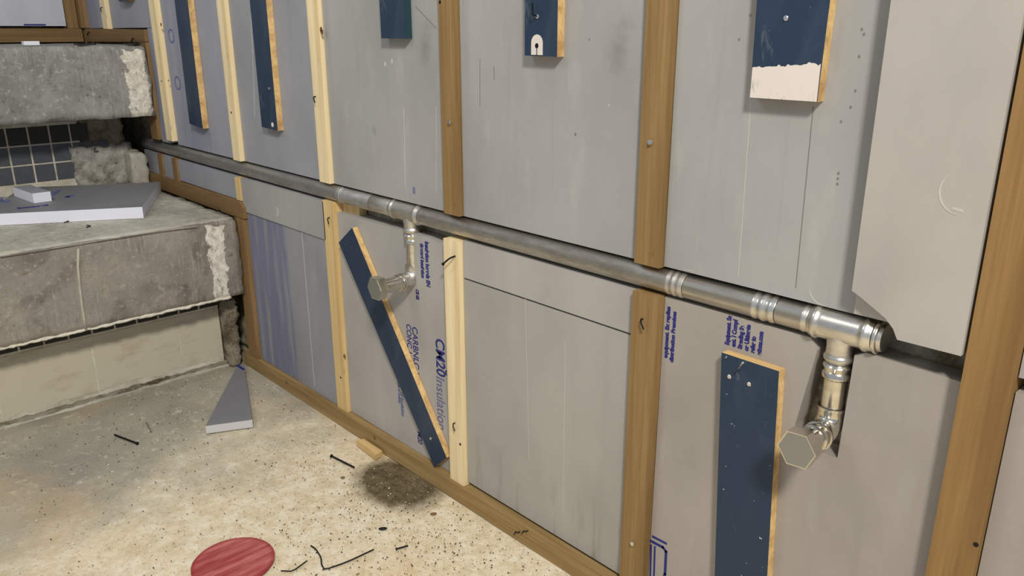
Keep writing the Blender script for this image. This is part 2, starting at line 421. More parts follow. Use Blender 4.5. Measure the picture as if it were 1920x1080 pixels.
finish(bm, 'mosaic_tiles', mosaic_dark, ls)
bm = rough_box(XT-.10, XT+.045, -.046, -.004, .0, .235, .010, .009, 30, 8, .012)
finish(bm, 'broken_masonry', conc_rub, ls, smooth=True)
# crumbly mortar at the foot of the tiles
bm = rough_box(XT-.012, XT+.022, -1.7, -.02, -.008, .003, .012, .005, 26, 12, .002)
finish(bm, 'mortar_foot', conc_top, ls, smooth=True)

# ------------------------------------------------------------------ upper concrete step
us = empty('concrete_step', (-3.3, -.9, .5)); prop(us, 'upper concrete step with dark mosaic tiles under its lip', 'step')
UX, UT = -2.90, -3.13
bm = rough_box(-3.675, UX, -1.7, -.006, .775, 1.010, .018, .0028, 10, 21, .008)
n_ = concrete('upper_step_face', srgb(148, 148, 144), srgb(112, 112, 109), srgb(184, 184, 180), 6, .6, white=(.768, .835, .08, .245), paint=.35)
finish(bm, 'step_slab', n_, us, smooth=True)
box_obj('step_core', -3.675, UT-.012, -1.7, -.09, .508, .775, conc_rub, us, bev=0)
bm = bmesh.new(); add_box(bm, UT-.013, UT-.001, -1.7, -.20, .512, .775); finish(bm, 'grout_bed', grout, us)
rows = [(.6865, .745, 1), (.6215, .681, 0), (.5575, .616, 0)]  # flag marks the top row: lip shade put into a darker tile colour
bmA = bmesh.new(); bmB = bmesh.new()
for z0, z1, in_shade in rows:
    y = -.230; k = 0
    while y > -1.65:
        if not (k == -1): add_box(bmB if in_shade else bmA, UT-.010, UT+.001, y-.0592, y, z0, z1)
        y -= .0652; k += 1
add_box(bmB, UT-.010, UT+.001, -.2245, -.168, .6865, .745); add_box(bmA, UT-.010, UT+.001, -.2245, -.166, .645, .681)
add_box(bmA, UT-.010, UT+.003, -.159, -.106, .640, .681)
finish(bmA, 'mosaic_tiles', mosaic, us); finish(bmB, 'mosaic_tiles_lip_shade', mosaic_dark, us)
bm = rough_box(UT-.04, UT+.008, -.234, -.030, .512, .668, .009, .011, 34, 31, .014)
finish(bm, 'broken_plaster', conc_rub_white, us, smooth=True)
bm = rough_box(UT-.06, UT-.004, -.20, -.045, .60, .775, .010, .008, 24, 37, .012)
finish(bm, 'broken_masonry', conc_rub, us, smooth=True)
bm = rough_box(UT-.03, UT+.075, -.062, -.004, .512, .634, .012, .005, 20, 35, .008)
finish(bm, 'concrete_haunch', conc_top, us, smooth=True)

# ------------------------------------------------------------------ timber frame
BY, FY = .010, .022            # face of battens / face of boards
def nail_hole(bm, x, z, y, r=.003): lathe(bm, [(-.0003, r), (.0006, r)], (x, y, z), (0, -1, 0), 10)
def batten(name, label, x0, x1, y0, y1, z0, z1, mat, marks=(), group=None):
    """one length of timber; marks = driven nail heads, bent nails and knots (kind, x, z)"""
    o = box_obj(name, x0, x1, y0, y1, z0, z1, mat, bev=.0018); prop(o, label, 'timber batten')
    for kind, x, z in marks:
        b = bmesh.new()
        if kind == 'hole': nail_hole(b, x, z, y0, .0032); sharp_finish(b, 'nail_head', blackm, o)
        elif kind == 'knot': lathe(b, [(-.0002, .006), (.0004, .0055)], (x, y0, z), (0, -1, 0), 14); sharp_finish(b, 'knot', wood_post2, o)
        elif kind == 'bent':
            tube_path(b, [(x, y0+.004, z), (x, y0-.005, z), (x+.003, y0-.008, z-.004), (x+.010, y0-.009, z-.014)], .0016, 8)
            sharp_finish(b, 'bent_nail', blackm, o)
        elif kind == 'bentup':
            tube_path(b, [(x, y0+.004, z), (x+.001, y0-.010, z-.001), (x-.004, y0-.014, z-.005), (x-.020, y0-.016, z-.018)], .0020, 8)
            lathe(b, [(0, .0035), (.002, .0035)], (x-.0205, y0-.016, z-.0185), (-.7, 0, -.7), 10)
            sharp_finish(b, 'bent_nail', blackm, o)
        elif kind == 'screw':
            lathe(b, [(0, .002), (.006, .002), (.0062, .0045), (.0075, .004)], (x, y0+.002, z), (0, -1, 0), 12)
            sharp_finish(b, 'screw', whitem, o)
    return o
def P(x, y, Y=BY): p = onY(x, y, Y); return p.x, p.z
ZT = 1.62
UB = .684                      # lower end of everything above the pipe
# floor plate
fp = box_obj('floor_plate', -2.405, .95, 0, .053, 0, .045, wood_x, bev=.003)
prop(fp, 'long brown timber plate on the floor along the foot of the boards', 'timber plate')
for (x, y) in ((975, 997), (990, 995)):
    b = bmesh.new(); p = onY(x, y, 0)
    tube_path(b, [(p.x, .004, p.z), (p.x, -.004, p.z), (p.x-.008, -.006, p.z-.002), (p.x-.012, -.006, p.z-.010)], .0014, 8)
    sharp_finish(b, 'bent_nail', blackm, fp)
for (x, z) in ((-1.628, .031), (-2.11, .03)):
    b = bmesh.new(); lathe(b, [(-.0003, .007), (.0006, .006)], (x, 0, z), (0, -1, 0), 12); sharp_finish(b, 'knot', wood_post2, fp)
# upper battens, left to right
batten('wall_batten', 'narrow pale batten above the upper step, near the back corner', -3.345, -3.292, .0, .053, 1.062, ZT, wood_new, [('bent', *P(192, 14, 0))])
batten('wall_batten', 'pale cream batten, leftmost of the long ones ending above the pipe', -2.852, -2.800, .002, .061, UB+.012, ZT, wood_new,
       [('knot', *P(302, 46, .002)), ('hole', *P(303, 152, .002)), ('hole', *P(316, 151, .002))])
batten('wall_batten', 'thin pale cream batten between the two leftmost navy strips', -2.338, -2.290, .008, .061, UB, ZT, wood_new, [('hole', *P(435, 211))])
batten('wall_batten', 'pale cream batten above the pipe with a large brown knot', -1.832, -1.782, BY, .061, UB, ZT, wood_new,
       [('bent', *P(592, 181)), ('knot', *P(602, 55)), ('knot', *P(604, 60))])
batten('wall_batten', 'brown weathered batten above the pipe, between the third and fourth navy boards', -1.316, -1.266, BY, .061, UB+.0, ZT, wood_old, [('screw', *P(845, 229)), ('hole', *P(825, 4))])
batten('wall_batten', 'brown batten above the pipe, left of the big two-tone navy and white board', -.803, -.752, BY, .061, UB-.002, ZT, wood_old, [('screw', *P(1222, 266))])
batten('wall_post', 'orange brown full-height post at the right edge', -.283, -.229, .0, .053, .045, ZT, wood_post, [('hole', *P(1830, 1021, 0))])
# lower battens
batten('wall_batten', 'pale golden batten under the pipe, left of the leaning navy strip', -1.828, -1.778, BY, .053, .0455, .637, wood_new_gold,
       [('bent', *P(618, 408)), ('knot', *P(646, 668)), ('hole', *P(639, 708))])
batten('wall_batten', 'pale cream batten under the pipe that the leaning navy strip touches', -1.316, -1.266, BY-.004, .053, .0455, .630, wood_new,
       [('bentup', *P(853, 480, .006)), ('bent', *P(853, 793, .006)), ('hole', *P(863, 833, .006))])
batten('wall_batten', 'brown batten under the pipe with a dented nail near its top', -.800, -.746, BY-.004, .053, .0455, .634, wood_old,
       [('bent', *P(1205, 598, .006)), ('screw', *P(1188, 1018, .006))])
# small timbers on the lower step
a = P(297, 300)[0]; b_ = P(303, 300)[0]
batten('short_batten', 'short thin brown upright under the pipe, nearest the hole in the upper step', a, b_+.008, .008, .053, .556, .636, wood_post2)
a = P(325, 310)[0]; b_ = P(332, 310)[0]
batten('short_batten', 'short brown upright under the pipe, second from the hole in the upper step', a, b_+.004, .006, .053, .556, .636, wood_post2)
a = P(446, 370)[0]; b_ = P(453, 370)[0]
batten('short_batten', 'short pale upright under the pipe at the right end of the dark board', a, b_+.004, .006, .06, .562, .632, wood_new_gold)
bm = bmesh.new()
prism(bm, [(-3.22, .508), (-2.365, .508), (-2.365, .510), (-2.292, .510), (-2.292, .545), (-2.31, .560), (-3.22, .555)], 1, 0, .05)
sr = finish(bm, 'seat_rail', wood_seat, bev=.002); prop(sr, 'dark brown rail lying along the wall on top of the lower step', 'timber rail')
b = bmesh.new(); p = onY(413, 394, 0); tube_path(b, [(p.x, .004, p.z), (p.x, -.005, p.z), (p.x-.02, -.006, p.z-.006)], .002, 8); sharp_finish(b, 'bent_nail', blackm, sr)
batten('riser_post', 'brown upright beside the front face of the lower step', -2.362, -2.300, 0, .05, .0455, .5075, wood_post2)
batten('riser_post', 'brown upright beside the front face of the upper step', -2.990, -2.925, 0, .05, .690, 1.018, wood_post2)
bm = bmesh.new(); prism(bm, [(-3.60, 1.016), (-2.925, 1.020), (-2.925, 1.060), (-3.60, 1.066)], 1, 0, .05)
o = finish(bm, 'top_rail', wood_seat, bev=.002); prop(o, 'brown rail on the upper step along the right-hand wall', 'timber rail')
for x, y in ((168, 60), (251, 72)):
    b = bmesh.new(); p = onY(x, y, 0); tube_path(b, [(p.x, .004, p.z), (p.x, -.005, p.z), (p.x-.014, -.006, p.z-.012)], .002, 8); sharp_finish(b, 'bent_nail', blackm, o)
o = box_obj('top_rail', -3.64, -3.595, -1.7, -.004, 1.016, 1.066, wood_y, bev=.002); prop(o, 'brown rail along the back wall on the upper step', 'timber rail')
q0 = onX(117, 30, -3.60); q1 = onX(144, 30, -3.60)
o = box_obj('corner_post', -3.65, -3.600, q0.y, q1.y, 1.067, ZT, wood_post2, bev=.002); prop(o, 'brown corner post, its face on the back wall side', 'timber batten')
o = box_obj('corner_post', -3.648, -3.565, q1.y+.003, .05, 1.068, ZT, wood_post2, bev=.002); prop(o, 'brown corner post, set against the right-hand wall in the corner', 'timber batten')

# ------------------------------------------------------------------ insulation boards
def board(label, poly, mat, y0=FY, y1=.061, name='insulation_board', marks=(), cat='insulation board', bev=.0015):
    bm = bmesh.new(); prism(bm, poly, 1, y0, y1)
    o = finish(bm, name, mat, bev=bev); prop(o, label, cat)
    for mk in marks:
        kind = mk[0]; b = bmesh.new()
        if kind == 'line':            # score line (photo points on the face)
            _, (xa, ya), (xb, yb), wd, m = mk
            p, q = onY(xa, ya, y0), onY(xb, yb, y0); d = (q-p).normalized(); s = Vector((d.z, 0, -d.x))*wd/2
            pts = [p+s, q+s, q-s, p-s]
            prism(b, [(v.x, v.z) for v in pts], 1, y0-.0003, y0+.0002); finish(b, 'score_line', m, o)
        elif kind == 'pit':           # small gouge
            _, (xa, ya), rx, m = mk
            p = onY(xa, ya, y0); b_n = 9
            prism(b, [(p.x+math.cos(2*math.pi*i/b_n)*rx*(1+.5*noise.noise(Vector((i, xa, ya)))), p.z+math.sin(2*math.pi*i/b_n)*rx*1.3*(1+.5*noise.noise(Vector((ya, i, xa))))) for i in range(b_n)], 1, y0-.0003, y0+.0002)
            finish(b, 'gouge', m, o)
        elif kind == 'arc':           # crescent dent
            _, (xa, ya), r, a0, a1, wd, m = mk
            p = onY(xa, ya, y0); n = 14; out = []; inn = []
            for i in range(n+1):
                t = R(a0+(a1-a0)*i/n); k = math.sin(math.pi*i/n)
                out.append((p.x+math.cos(t)*r, p.z+math.sin(t)*r)); inn.append((p.x+math.cos(t)*(r-wd*k-.0003), p.z+math.sin(t)*(r-wd*k-.0003)))
            prism(b, out+inn[::-1], 1, y0-.0004, y0+.0003); finish(b, 'dent', m, o)
    return o
def rect(x0, x1, z0, z1): return [(x0, z0), (x1, z0), (x1, z1), (x0, z1)]
G = .0015
LZ = .633
# under the pipe
xs = [-3.12, P(297, 300)[0]-.001]
board('small grey board under the pipe, tight against the hole in the upper step', rect(-3.13, P(297, 300)[0]-G, .557, LZ+.002), foam_cool, .014)
board('small grey board under the pipe between the two short brown uprights', rect(P(303, 300)[0]+.008+G, P(325, 310)[0]-G, .557, LZ+.002), foam_cool, .014)
board('low dark grey board under the pipe above the rail on the lower step', rect(P(332, 310)[0]+.004+G, P(446, 370)[0]-G, .561, LZ), foam_cool, .012)
jz = (onY(461, 398.7, .015).z + onY(610, 446, .015).z)/2
xr = onY(607, 400, .010).x
board('grey board piece with a round dent, left of the golden batten under the pipe', rect(P(453, 370)[0]+.006, xr, jz+.001, LZ), foam_stained, .010,
      marks=[('arc', (518, 397), .014, -120, 100, .008, crease)])
board('tall grey board smeared with blue ink beside the lower step', rect(-2.298, -1.828-G, .0465, jz-.0005), foam_smear, .014,
      marks=[('line', (566, 435), (590, 725), .0025, crease), ('line', (500, 440), (545, 690), .002, crease_dark)])
# board with lettering behind the leaning strip
tl, tr = onY(645, 402, FY), onY(836, 462, FY)
cm = board('grey board lettered CM20 in blue behind the leaning navy strip', [(-1.778+G, .0465), (-1.316-G, .0465), (-1.316-G, tr.z), (-1.40, tr.z+.008), (-1.778+G, tl.z)], foam_warm, FY)
text_part('blue_lettering', 'CM20', cm, *(lambda p: (p.x, p.z))(onY(817, 632, FY)), FY, .046, 'down', ink, .0008, .82)
text_part('blue_lettering', 'Insulation', cm, *(lambda p: (p.x, p.z))(onY(818, 703, FY)), FY, .046, 'down', ink_faint, .0, .78)
text_part('blue_lettering', 'CARBNLC UN', cm, *(lambda p: (p.x, p.z))(onY(773, 611, FY)), FY, .030, 'down', ink, .0003, .80)
text_part('blue_lettering', 'CONC 1 15 EN', cm, *(lambda p: (p.x, p.z))(onY(762, 606, FY)), FY, .027, 'down', ink, .0003, .76)
for (x, y, bd, s) in ((800, 452, 'Insulation boards EN', .019), (791, 456, 'thermal insulation', .017), (783, 542, 'CE 02', .015)):
    text_part('blue_lettering', bd, cm, *(lambda p: (p.x, p.z))(onY(x-3, y, FY)), FY, s, 'down', ink, .0009, .66)
for (x, y, bd, s) in ((751, 735, 'of insulation', .019), (745, 700, 'Products of cutting', .015), (783, 808, 'M20', .026)):
    text_part('blue_lettering', bd, cm, *(lambda p: (p.x, p.z))(onY(x, y, FY)), FY, s, 'down', ink_faint if bd[0] != 'M' else ink, .0005, .7)
text_part('blue_lettering', 'o', cm, *(lambda p: (p.x, p.z))(onY(835, 693, FY)), FY, .03, 'down', ink, .001, .8)
# plain pair right of it
jz2 = .5485
board('long low grey board piece right under the pipe, above the wide black joint', rect(-1.266+G, -.800-G, jz2+.0022, LZ-.001), foam_warm, .018)
board('large plain pale grey board below the black joint, between cream and brown battens', rect(-1.266+G, -.800-G, .0540, jz2-.0018), foam_dirtyfoot, .018,
      marks=[('line', (985, 560), (992, 860), .0009, crease), ('line', (1060, 640), (1056, 960), .0009, crease)])
# notched board at the right
ne = onY(1536, 631, FY); nl = onY(1500, 800, FY); nr = onY(1578, 850, FY); nt = onY(1602, 668, FY); nt2 = onY(1625, 655, FY)
cb = board('grey board notched around the drop pipe, behind the speckled navy board',
      [(-.746+G, .0465), (-.283-G, .0465), (-.283-G, .631), (nt2.x, .634), (nt.x, .626), (nt.x-.004, nr.z-.01), (nl.x-.008, nr.z-.01), (nl.x-.008, nl.z), (ne.x, .618), (ne.x-.012, .633), (-.746+G, .633)],
      foam_pink, FY, bev=.001)
z_ = lambda x, y: (lambda p: (p.x, p.z))(onY(x, y, FY))
lines = [('Equipment. Sn', 1364), ('ent. I Compl', 1376), ('Standing Sa', 1389), ('or Ultimate', 1401), ('refer to', 1413), ('ations.com', 1426)]
for i, (t, x) in enumerate(lines):
    X_ = z_(x+3.5, 640)[0]
    text_part('blue_lettering', t, cb, X_, .5835-.0*i, FY, .0105, 'up', ink, .0006, [.80, .84, .80, .86, .80, .82][i])
X_, Z_ = z_(1251, 672); text_part('blue_lettering', 'equipment. Ex replies', cb, X_, Z_, FY, .0105, 'up', ink, .0006, 1.0)
X_, Z_ = z_(1262, 680); text_part('blue_lettering', 'distribution Premises', cb, X_, Z_, FY, .0105, 'up', ink, .0006, 1.0)
# blue line emblem near the floor
b = bmesh.new()
def stroke(pts, wd):
    pp = [onY(x, y, FY) for x, y in pts]
    for p, q in zip(pp, pp[1:]):
        d = (q-p).normalized(); s = Vector((d.z, 0, -d.x))*wd/2; e = d*wd*.35
        prism(b, [(v.x, v.z) for v in (p+s-e, q+s+e, q-s+e, p-s-e)], 1, FY-.0005, FY+.0001)
stroke([(1224, 1006), (1249, 1019)], .0045)
stroke([(1218, 1013), (1243, 1026), (1249, 1034), (1247, 1076), (1242, 1092)], .0055)
stroke([(1221, 1022), (1219, 1090)], .0035); stroke([(1228, 1025), (1226, 1090)], .0035)
stroke([(1216, 1084), (1228, 1086)], .003)
finish(b, 'blue_emblem', ink, cb)
board('grey board at the right edge, lower right of the orange brown post', rect(-.229+G, .35, .0465, .64), foam_pink, .016)

# above the pipe
board('narrow bluish board above the upper step, left of the narrow pale batten', rect(-3.563, -3.345-G, 1.067, ZT), foam_tint, .016)
board('grey board above the upper step, right of the narrow pale batten', rect(-3.292+G, -2.852-G, 1.066, ZT), foam_cool, .016)
o = board('thin sliver of blue-printed board beside the upright of the upper step', rect(-2.923, -2.852-G, UB, 1.0645), foam_tint, .012)
o2 = board('blue-tinted board above the pipe behind the leftmost navy strip', rect(-2.800+G, -2.338-G, UB, ZT), foam_tint, .020)
for (x, y, s) in ((314, 52, .07), (326, 140, .07)):
    X_, Z_ = (lambda p: (p.x, p.z))(onY(x, y, .020)); text_part('blue_lettering', 'O', o2, X_, Z_, .020, s, 'down', ink_faint, -.0005, .9)
board('bluish grey board above the pipe behind the second navy strip', rect(-2.290+G, -1.832-G, UB, ZT), foam_cool, FY,
      marks=[('line', (470, 0), (478, 220), .002, crease)])
o3 = board('grey board above the pipe behind the third short navy board', rect(-1.782+G, -1.316-G, UB, ZT), foam_stained, FY,
      marks=[('line', (757, 200), (760, 350), .0015, crease), ('line', (779, 12), (818, 53), .0016, crease_dark), ('line', (818, 361), (818, 200), .001, crease), ('pit', (702, 245), .009, plain('grey_smudge', srgb(150, 150, 149), .7)), ('pit', (722, 120), .004, crease), ('pit', (735, 115), .004, crease)])
text_part('blue_lettering', 'II', o3, *(lambda p: (p.x, p.z))(onY(774, 362, FY)), FY, .02, 'flat', ink_faint, .0005)
board('wide grey board above the pipe behind the navy board with a white arch', rect(-1.266+G, -.803-G, UB, ZT), foam_stained, FY,
      marks=[('line', (900, 110), (900, 200), .0012, crease_dark), ('line', (926, 125), (927, 150), .0016, crease_dark), ('pit', (1105, 74), .0016, crease_dark), ('pit', (1079, 252), .0022, crease_dark), ('pit', (1141, 197), .0016, crease)])
pj = onY(1598, 500, .0).x
board('wide grey board above the pipe behind the two-tone navy and white board', rect(-.752+G, pj+.02, UB, ZT), foam_stained, .022,
      marks=[('line', (1408, 190), (1384, 520), .0010, crease), ('line', (1525, 200), (1492, 540), .0012, crease_dark),
             ('line', (1283, 505), (1300, 508), .001, crease), ('pit', (1475, 74), .0016, crease_dark), ('pit', (1386, 74), .0016, crease_dark), ('pit', (1407, 29), .0016, crease_dark), ('pit', (1616, 55), .0016, crease_dark), ('pit', (1620, 64), .0016, crease_dark), ('pit', (1611, 106), .0016, crease_dark), ('pit', (1604, 170), .0016, crease_dark), ('pit', (1595, 201), .0016, crease_dark), ('pit', (1577, 228), .0016, crease_dark), ('pit', (1572, 325), .0016, crease_dark), ('pit', (1571, 335), .0016, crease_dark), ('pit', (1570, 345), .0016, crease_dark), ('arc', (1545, 545), .022, 180, 290, .0015, crease)])
PY = -.004
pts = [(1597, 545), (1612, 556), (1640, 580), (1660, 597), (1674, 616), (1682, 637)]
poly = [(onY(x, y, PY).x, onY(x, y, PY).z) for x, y in pts]
poly = poly + [(-.2870, .674), (-.2870, ZT), (poly[0][0], ZT)]
pb = board('big clean proud board at upper right, its corner cut around the tee fitting', poly, foam_clean, PY, .0215, bev=.002,
      marks=[('arc', (1806, 362), .027, 130, 265, .0022, crease), ('line', (1786, 390), (1806, 396), .003, crease)])
bm = bmesh.new(); t0 = poly[0]
add_box(bm, t0[0], t0[0]+.05, .012, .0215, .688, .74); finish(bm, 'corner_step', foam_clean, pb)
board('grey board at the right edge, upper right of the orange brown post', rect(-.229+G, .35, .66, ZT), foam_warm, .014)
# board on the back wall
q = onX(119, 25, -3.585)
o = board('pale board with white lower edge on the back wall above the upper step', [(-3.59, 1.075), (-3.59, ZT), (-3.575, ZT), (-3.575, 1.075)], foam('foam_board_pale', srgb(186, 188, 200), .3), -1.65, q.y)
bm = bmesh.new(); add_box(bm, -3.5748, -3.5742, onX(45, 48, -3.575).y, onX(86, 48, -3.575).y, 1.0765, 1.082); finish(bm, 'blue_print', ink, o)

# ------------------------------------------------------------------ navy painted boards
def navyboard(label, poly, y0=.004, y1=.0218, face=navy, marks=(), name='painted_board', edge_mat=None, white_below=None):
    """plywood strip: tan cut edges, painted face as its own part"""
    bm = bmesh.new(); prism(bm, poly, 1, y0+.0006, y1)
    o = finish(bm, name, edge_mat or ply, bev=.0004); prop(o, label, 'painted board')
    cx = sum(p[0] for p in poly)/len(poly); cz = sum(p[1] for p in poly)/len(poly)
    bm = bmesh.new(); prism(bm, poly, 1, y0-.0002, y0+.0007)
    finish(bm, 'painted_face', face, o)
    for mk in marks:
        b = bmesh.new(); kind, x, z = mk[:3]
        if kind == 'screw':
            lathe(b, [(-.001, .0036), (.0015, .0036), (.0022, .0028)], (x, y0, z), (0, -1, 0), 14); sharp_finish(b, 'screw_head', whitem, o)
        elif kind == 'nail':
            tube_path(b, [(x, y0+.001, z), (x+.004, y0-.012, z+.006), (x+.016, y0-.022, z+.022)], .0017, 8); sharp_finish(b, 'bent_nail', mk[3], o)
        elif kind == 'nailb':
            tube_path(b, [(x, y0+.001, z), (x, y0-.012, z+.003), (x+.001, y0-.014, z+.022)], .0015, 8); sharp_finish(b, 'bent_nail', mk[3], o)
        elif kind == 'arch':
            w_, h_ = mk[3], mk[4]; pts = [(x-w_/2, z), (x+w_/2, z)] + [(x+math.cos(R(a))*w_/2, z+h_-w_/2+math.sin(R(a))*w_/2) for a in range(0, 181, 15)]
            prism(b, pts, 1, y0-.0009, y0); finish(b, 'white_arch', white_paint, o)
            b = bmesh.new(); lathe(b, [(-.0, .0045), (.0006, .004)], (x, y0-.0009, z+h_*.45), (0, -1, 0), 12); sharp_finish(b, 'hole', blackm, o)
            b = bmesh.new(); add_box(b, x-.0006, x+.001, y0-.0013, y0-.0008, z, z+h_*.42); finish(b, 'crack', blackm, o)
        elif kind == 'band':          # white painted foot with a ragged upper edge
            xl, xr = mk[3], mk[4]; zt = mk[5]; n = 30; top = []
            for i in range(n+1):
                t = i/n; xx = xr+(xl-xr)*t
                top.append((xx, zt(xx)+.003*noise.noise(Vector((xx*60, 0, 3)))+.0035*noise.noise(Vector((xx*380, 0, 5)))))
            prism(b, [(xl, z), (xr, z)] + top, 1, y0-.0010, y0); finish(b, 'white_painted_foot', white_paint, o)
        elif kind == 'blob':
            lathe(b, [(-.0, .007), (.0009, .006)], (x, y0, z), (0, -1, 0), 9); sharp_finish(b, 'white_patch', white_paint, o)
    return o
NY0 = .004
q = lambda x, y: (lambda p: (p.x, p.z))(onY(x, y, NY0))
# strip 1
tl, tr, br, bl = q(327.5, 0), q(353, 0), q(383, 239), q(358, 232)
def up_ext(a, b):   # carry an edge up out of view
    t = (ZT-.05-b[1])/(a[1]-b[1]); return (b[0]+(a[0]-b[0])*t, ZT-.05)
def quadup(bl, br, tl, tr): return [bl, br, up_ext(tr, br), up_ext(tl, bl)]
navyboard('navy painted strip with chipped end, leftmost of the hanging ones', quadup((bl[0], br[1]+.004), (br[0]-.004, br[1]-.004), (bl[0]+.001, tl[1]), (br[0]-.004, tr[1])), .000, .0198, marks=[])
tl, tr, br, bl = q(471.5, 0), q(505, 0), q(520, 241), q(491, 238)
navyboard('navy painted strip with a small white patch at its foot, second from the left', quadup(bl, (br[0], bl[1]-.003), (bl[0]+.001, tl[1]), (br[0], tr[1])),
          marks=[('blob', *q(511, 234)), ('screw', *q(505, 166))])
tl, tr, br, bl = q(709, 0), q(757, 0), q(760, 74), q(715, 72)
navyboard('short dark navy board with a painted edge, left of the brown weathered batten', quadup(bl, (br[0], bl[1]), (bl[0]+.0, tl[1]), (br[0], tr[1])), edge_mat=plain('teal_painted_edge', srgb(30, 62, 72), .5, var=.3),
          marks=[])
tl, tr, br, bl = q(980, 0), q(1046, 0), q(1044, 106), q(984, 104)
navyboard('navy board with a white painted arch and a hole at its foot', quadup(bl, (br[0], bl[1]-.001), (bl[0]+.0, tl[1]), (br[0], tr[1])),
          marks=[('arch', q(1007, 104)[0], bl[1]+.0015, .028, .034), ('nailb', *q(1008, 31), blackm), ('screw', *q(1008, 31))])
tl, tr, br, bl = q(1421, 0), q(1547, 0), q(1532, 190), q(1406, 184)
b4 = quadup(bl, (br[0], bl[1]+.0005), (bl[0]-.002, tl[1]), (br[0]+.002, tr[1]))
za = q(1408, 127)[1]; zb = q(1535, 119)[1]
navyboard('broad navy board with a white painted foot, largest of the hanging ones', b4,
          marks=[('screw', *q(1474, 34)), ('band', 0, bl[1]+.0008, bl[0]+.0004, br[0]-.0004, lambda x: za+(zb-za)*(x-bl[0])/(br[0]-bl[0]) - .0)])
# small dark end above the upper step
c0 = onY(222, 0, .0); c1 = onY(246, 0, .0)
navyboard('dark painted board end just showing above the upper step', [(c0.x+.01, c0.z-.002), (c0.x+.03, c0.z-.007), (c1.x-.03, c0.z-.007), (c1.x-.01, c0.z-.002), (c1.x, ZT-.05), (c0.x, ZT-.05)], -.004, .0155, face=navy)
# standing board at lower right
tl, tr = q(1353, 661), q(1462, 681); bl, br = q(1350, 1078), q(1449, 1078)
sb = navyboard('tall speckled navy board standing against the notched grey board', [(bl[0]-.002, .0465), (br[0]-.0, .0465), (tr[0], tl[1]-.0005), (tl[0], tl[1])], face=navy_spots,
          marks=[('nail', *q(1388, 692), whitem), ('screw', *q(1405, 720)), ('screw', *q(1368, 706))])
# leaning strip
NY0 = .005
tl, tr, br, bl = q(635, 455), q(660, 427), q(840, 856), q(814, 876)
d = Vector((br[0]-tr[0], br[1]-tr[1])); wv = Vector((tl[0]-tr[0], tl[1]-tr[1]))
bz = max(bl[1], .0475)
navyboard('navy strip leaning diagonally between the two pale battens under the pipe', [(bl[0]+.002, bz), (br[0]-.006, br[1]-.006), tr, tl], .005, .0212, marks=[('screw', *q(808, 822))])

# ------------------------------------------------------------------ pipework
PYC, PZC, PR = .030, .6583, .0205
def bead(t, r, w=.004, h=.0022):          # rolled bead on a fitting
    return [(t-w, r), (t-w*.6, r+h*.8), (t, r+h), (t+w*.6, r+h*.8), (t+w, r)]
def xof(px): # X on pipe axis for a photo column near the pipe's centre line
    y = 265+.262*(px-275)
    return onY(px, y, PYC).x
def pipe_run(name, parent, xa, xb, extra, mat, r=PR, label=None):
    b = bmesh.new(); prof = [(0, r*.97), (.001, r)]
    for e in extra: prof += e
    prof += [(xb-xa-.001, r), (xb-xa, r*.97)]
    lathe(b, prof, (xa, PYC, PZC), (1, 0, 0), 36)
    o = sharp_finish(b, name, mat, parent, 50)
    if label: o['label'] = label
    return o
pr_ = empty('steel_pipe', (-1.6, PYC, PZC)); prop(pr_, 'long steel pipe running along the boards into the hole in the upper step', 'pipe')
x0 = -3.13; XA, XB, XC_, XD = xof(650), xof(702), xof(738), xof(793)
pipe_run('pipe_run', pr_, x0, XA, [bead(XA-x0-.020, PR, .005, .0012), bead(XA-x0-.008, PR, .003, .0018)], pipe_dull, label='dull grey length of pipe')
pipe_run('coupling', pr_, XA+.0015, XB, [bead(.006, PR, .004, .0012)], pipe_dull, PR+.0008)
pipe_run('pipe_run', pr_, XB+.0015, XC_, [], pipe_mid)
XE, XF2, XG = xof(1291), xof(1463), xof(1524)
# tee one
def tee(parent, xa, xb, xd, rr, zlow_, mat, name='tee_fitting'):
    b = bmesh.new()
    L = xb-xa
    prof = [(0, rr*.94), (.002, rr)] + bead(.010, rr, .005, .0025) + [(.02, rr), (L-.02, rr)] + bead(L-.010, rr, .005, .0025) + [(L-.002, rr), (L, rr*.94)]
    lathe(b, prof, (xa, PYC, PZC), (1, 0, 0), 36)
    h = PZC-zlow_
    lathe(b, [(0, .0175), (rr*.75, .0205), (rr+.004, .0186), (h-.014, .0186)] + bead(h-.007, .0186, .005, .0024) + [(h, .0175)], (xd, PYC, PZC), (0, 0, -1), 32)
    return sharp_finish(b, name, mat, parent, 45)
D1, D2 = -1.462, -.449
tee(pr_, XC_+.001, XD, D1, .0215, .612, pipe_mid)
pipe_run('pipe_run', pr_, XD+.001, XE, [bead(XE-XD-.032, PR, .004, .0010), bead(XE-XD-.020, PR, .004, .0014), bead(XE-XD-.008, PR, .004, .0010)], pipe_mid, label='stained length of pipe')
L2 = XF2-XE
pipe_run('pipe_run', pr_, XE+.0012, XF2, [bead(L2-.036, PR, .004, .0012), bead(L2-.022, PR, .005, .0016), bead(L2-.008, PR, .004, .0010)], pipe_bright, label='shiny length of pipe')
pipe_run('pipe_run', pr_, XF2+.0012, XG, [bead(XG-XF2-.008, PR, .003, .0010)], pipe_bright)
XH = onY(1644, 628, PYC).x
tee(pr_, XG+.0008, XH, D2, .0228, .607, pipe_bright)
b = bmesh.new(); lathe(b, [(0, .019), (.001, .0235), (.004, .0245), (.006, .0235), (.007, .020), (.012, .019), (.013, .012)], (XH+.0008, PYC, PZC), (1, 0, 0), 32); sharp_finish(b, 'end_plug', pipe_bright, pr_, 45)

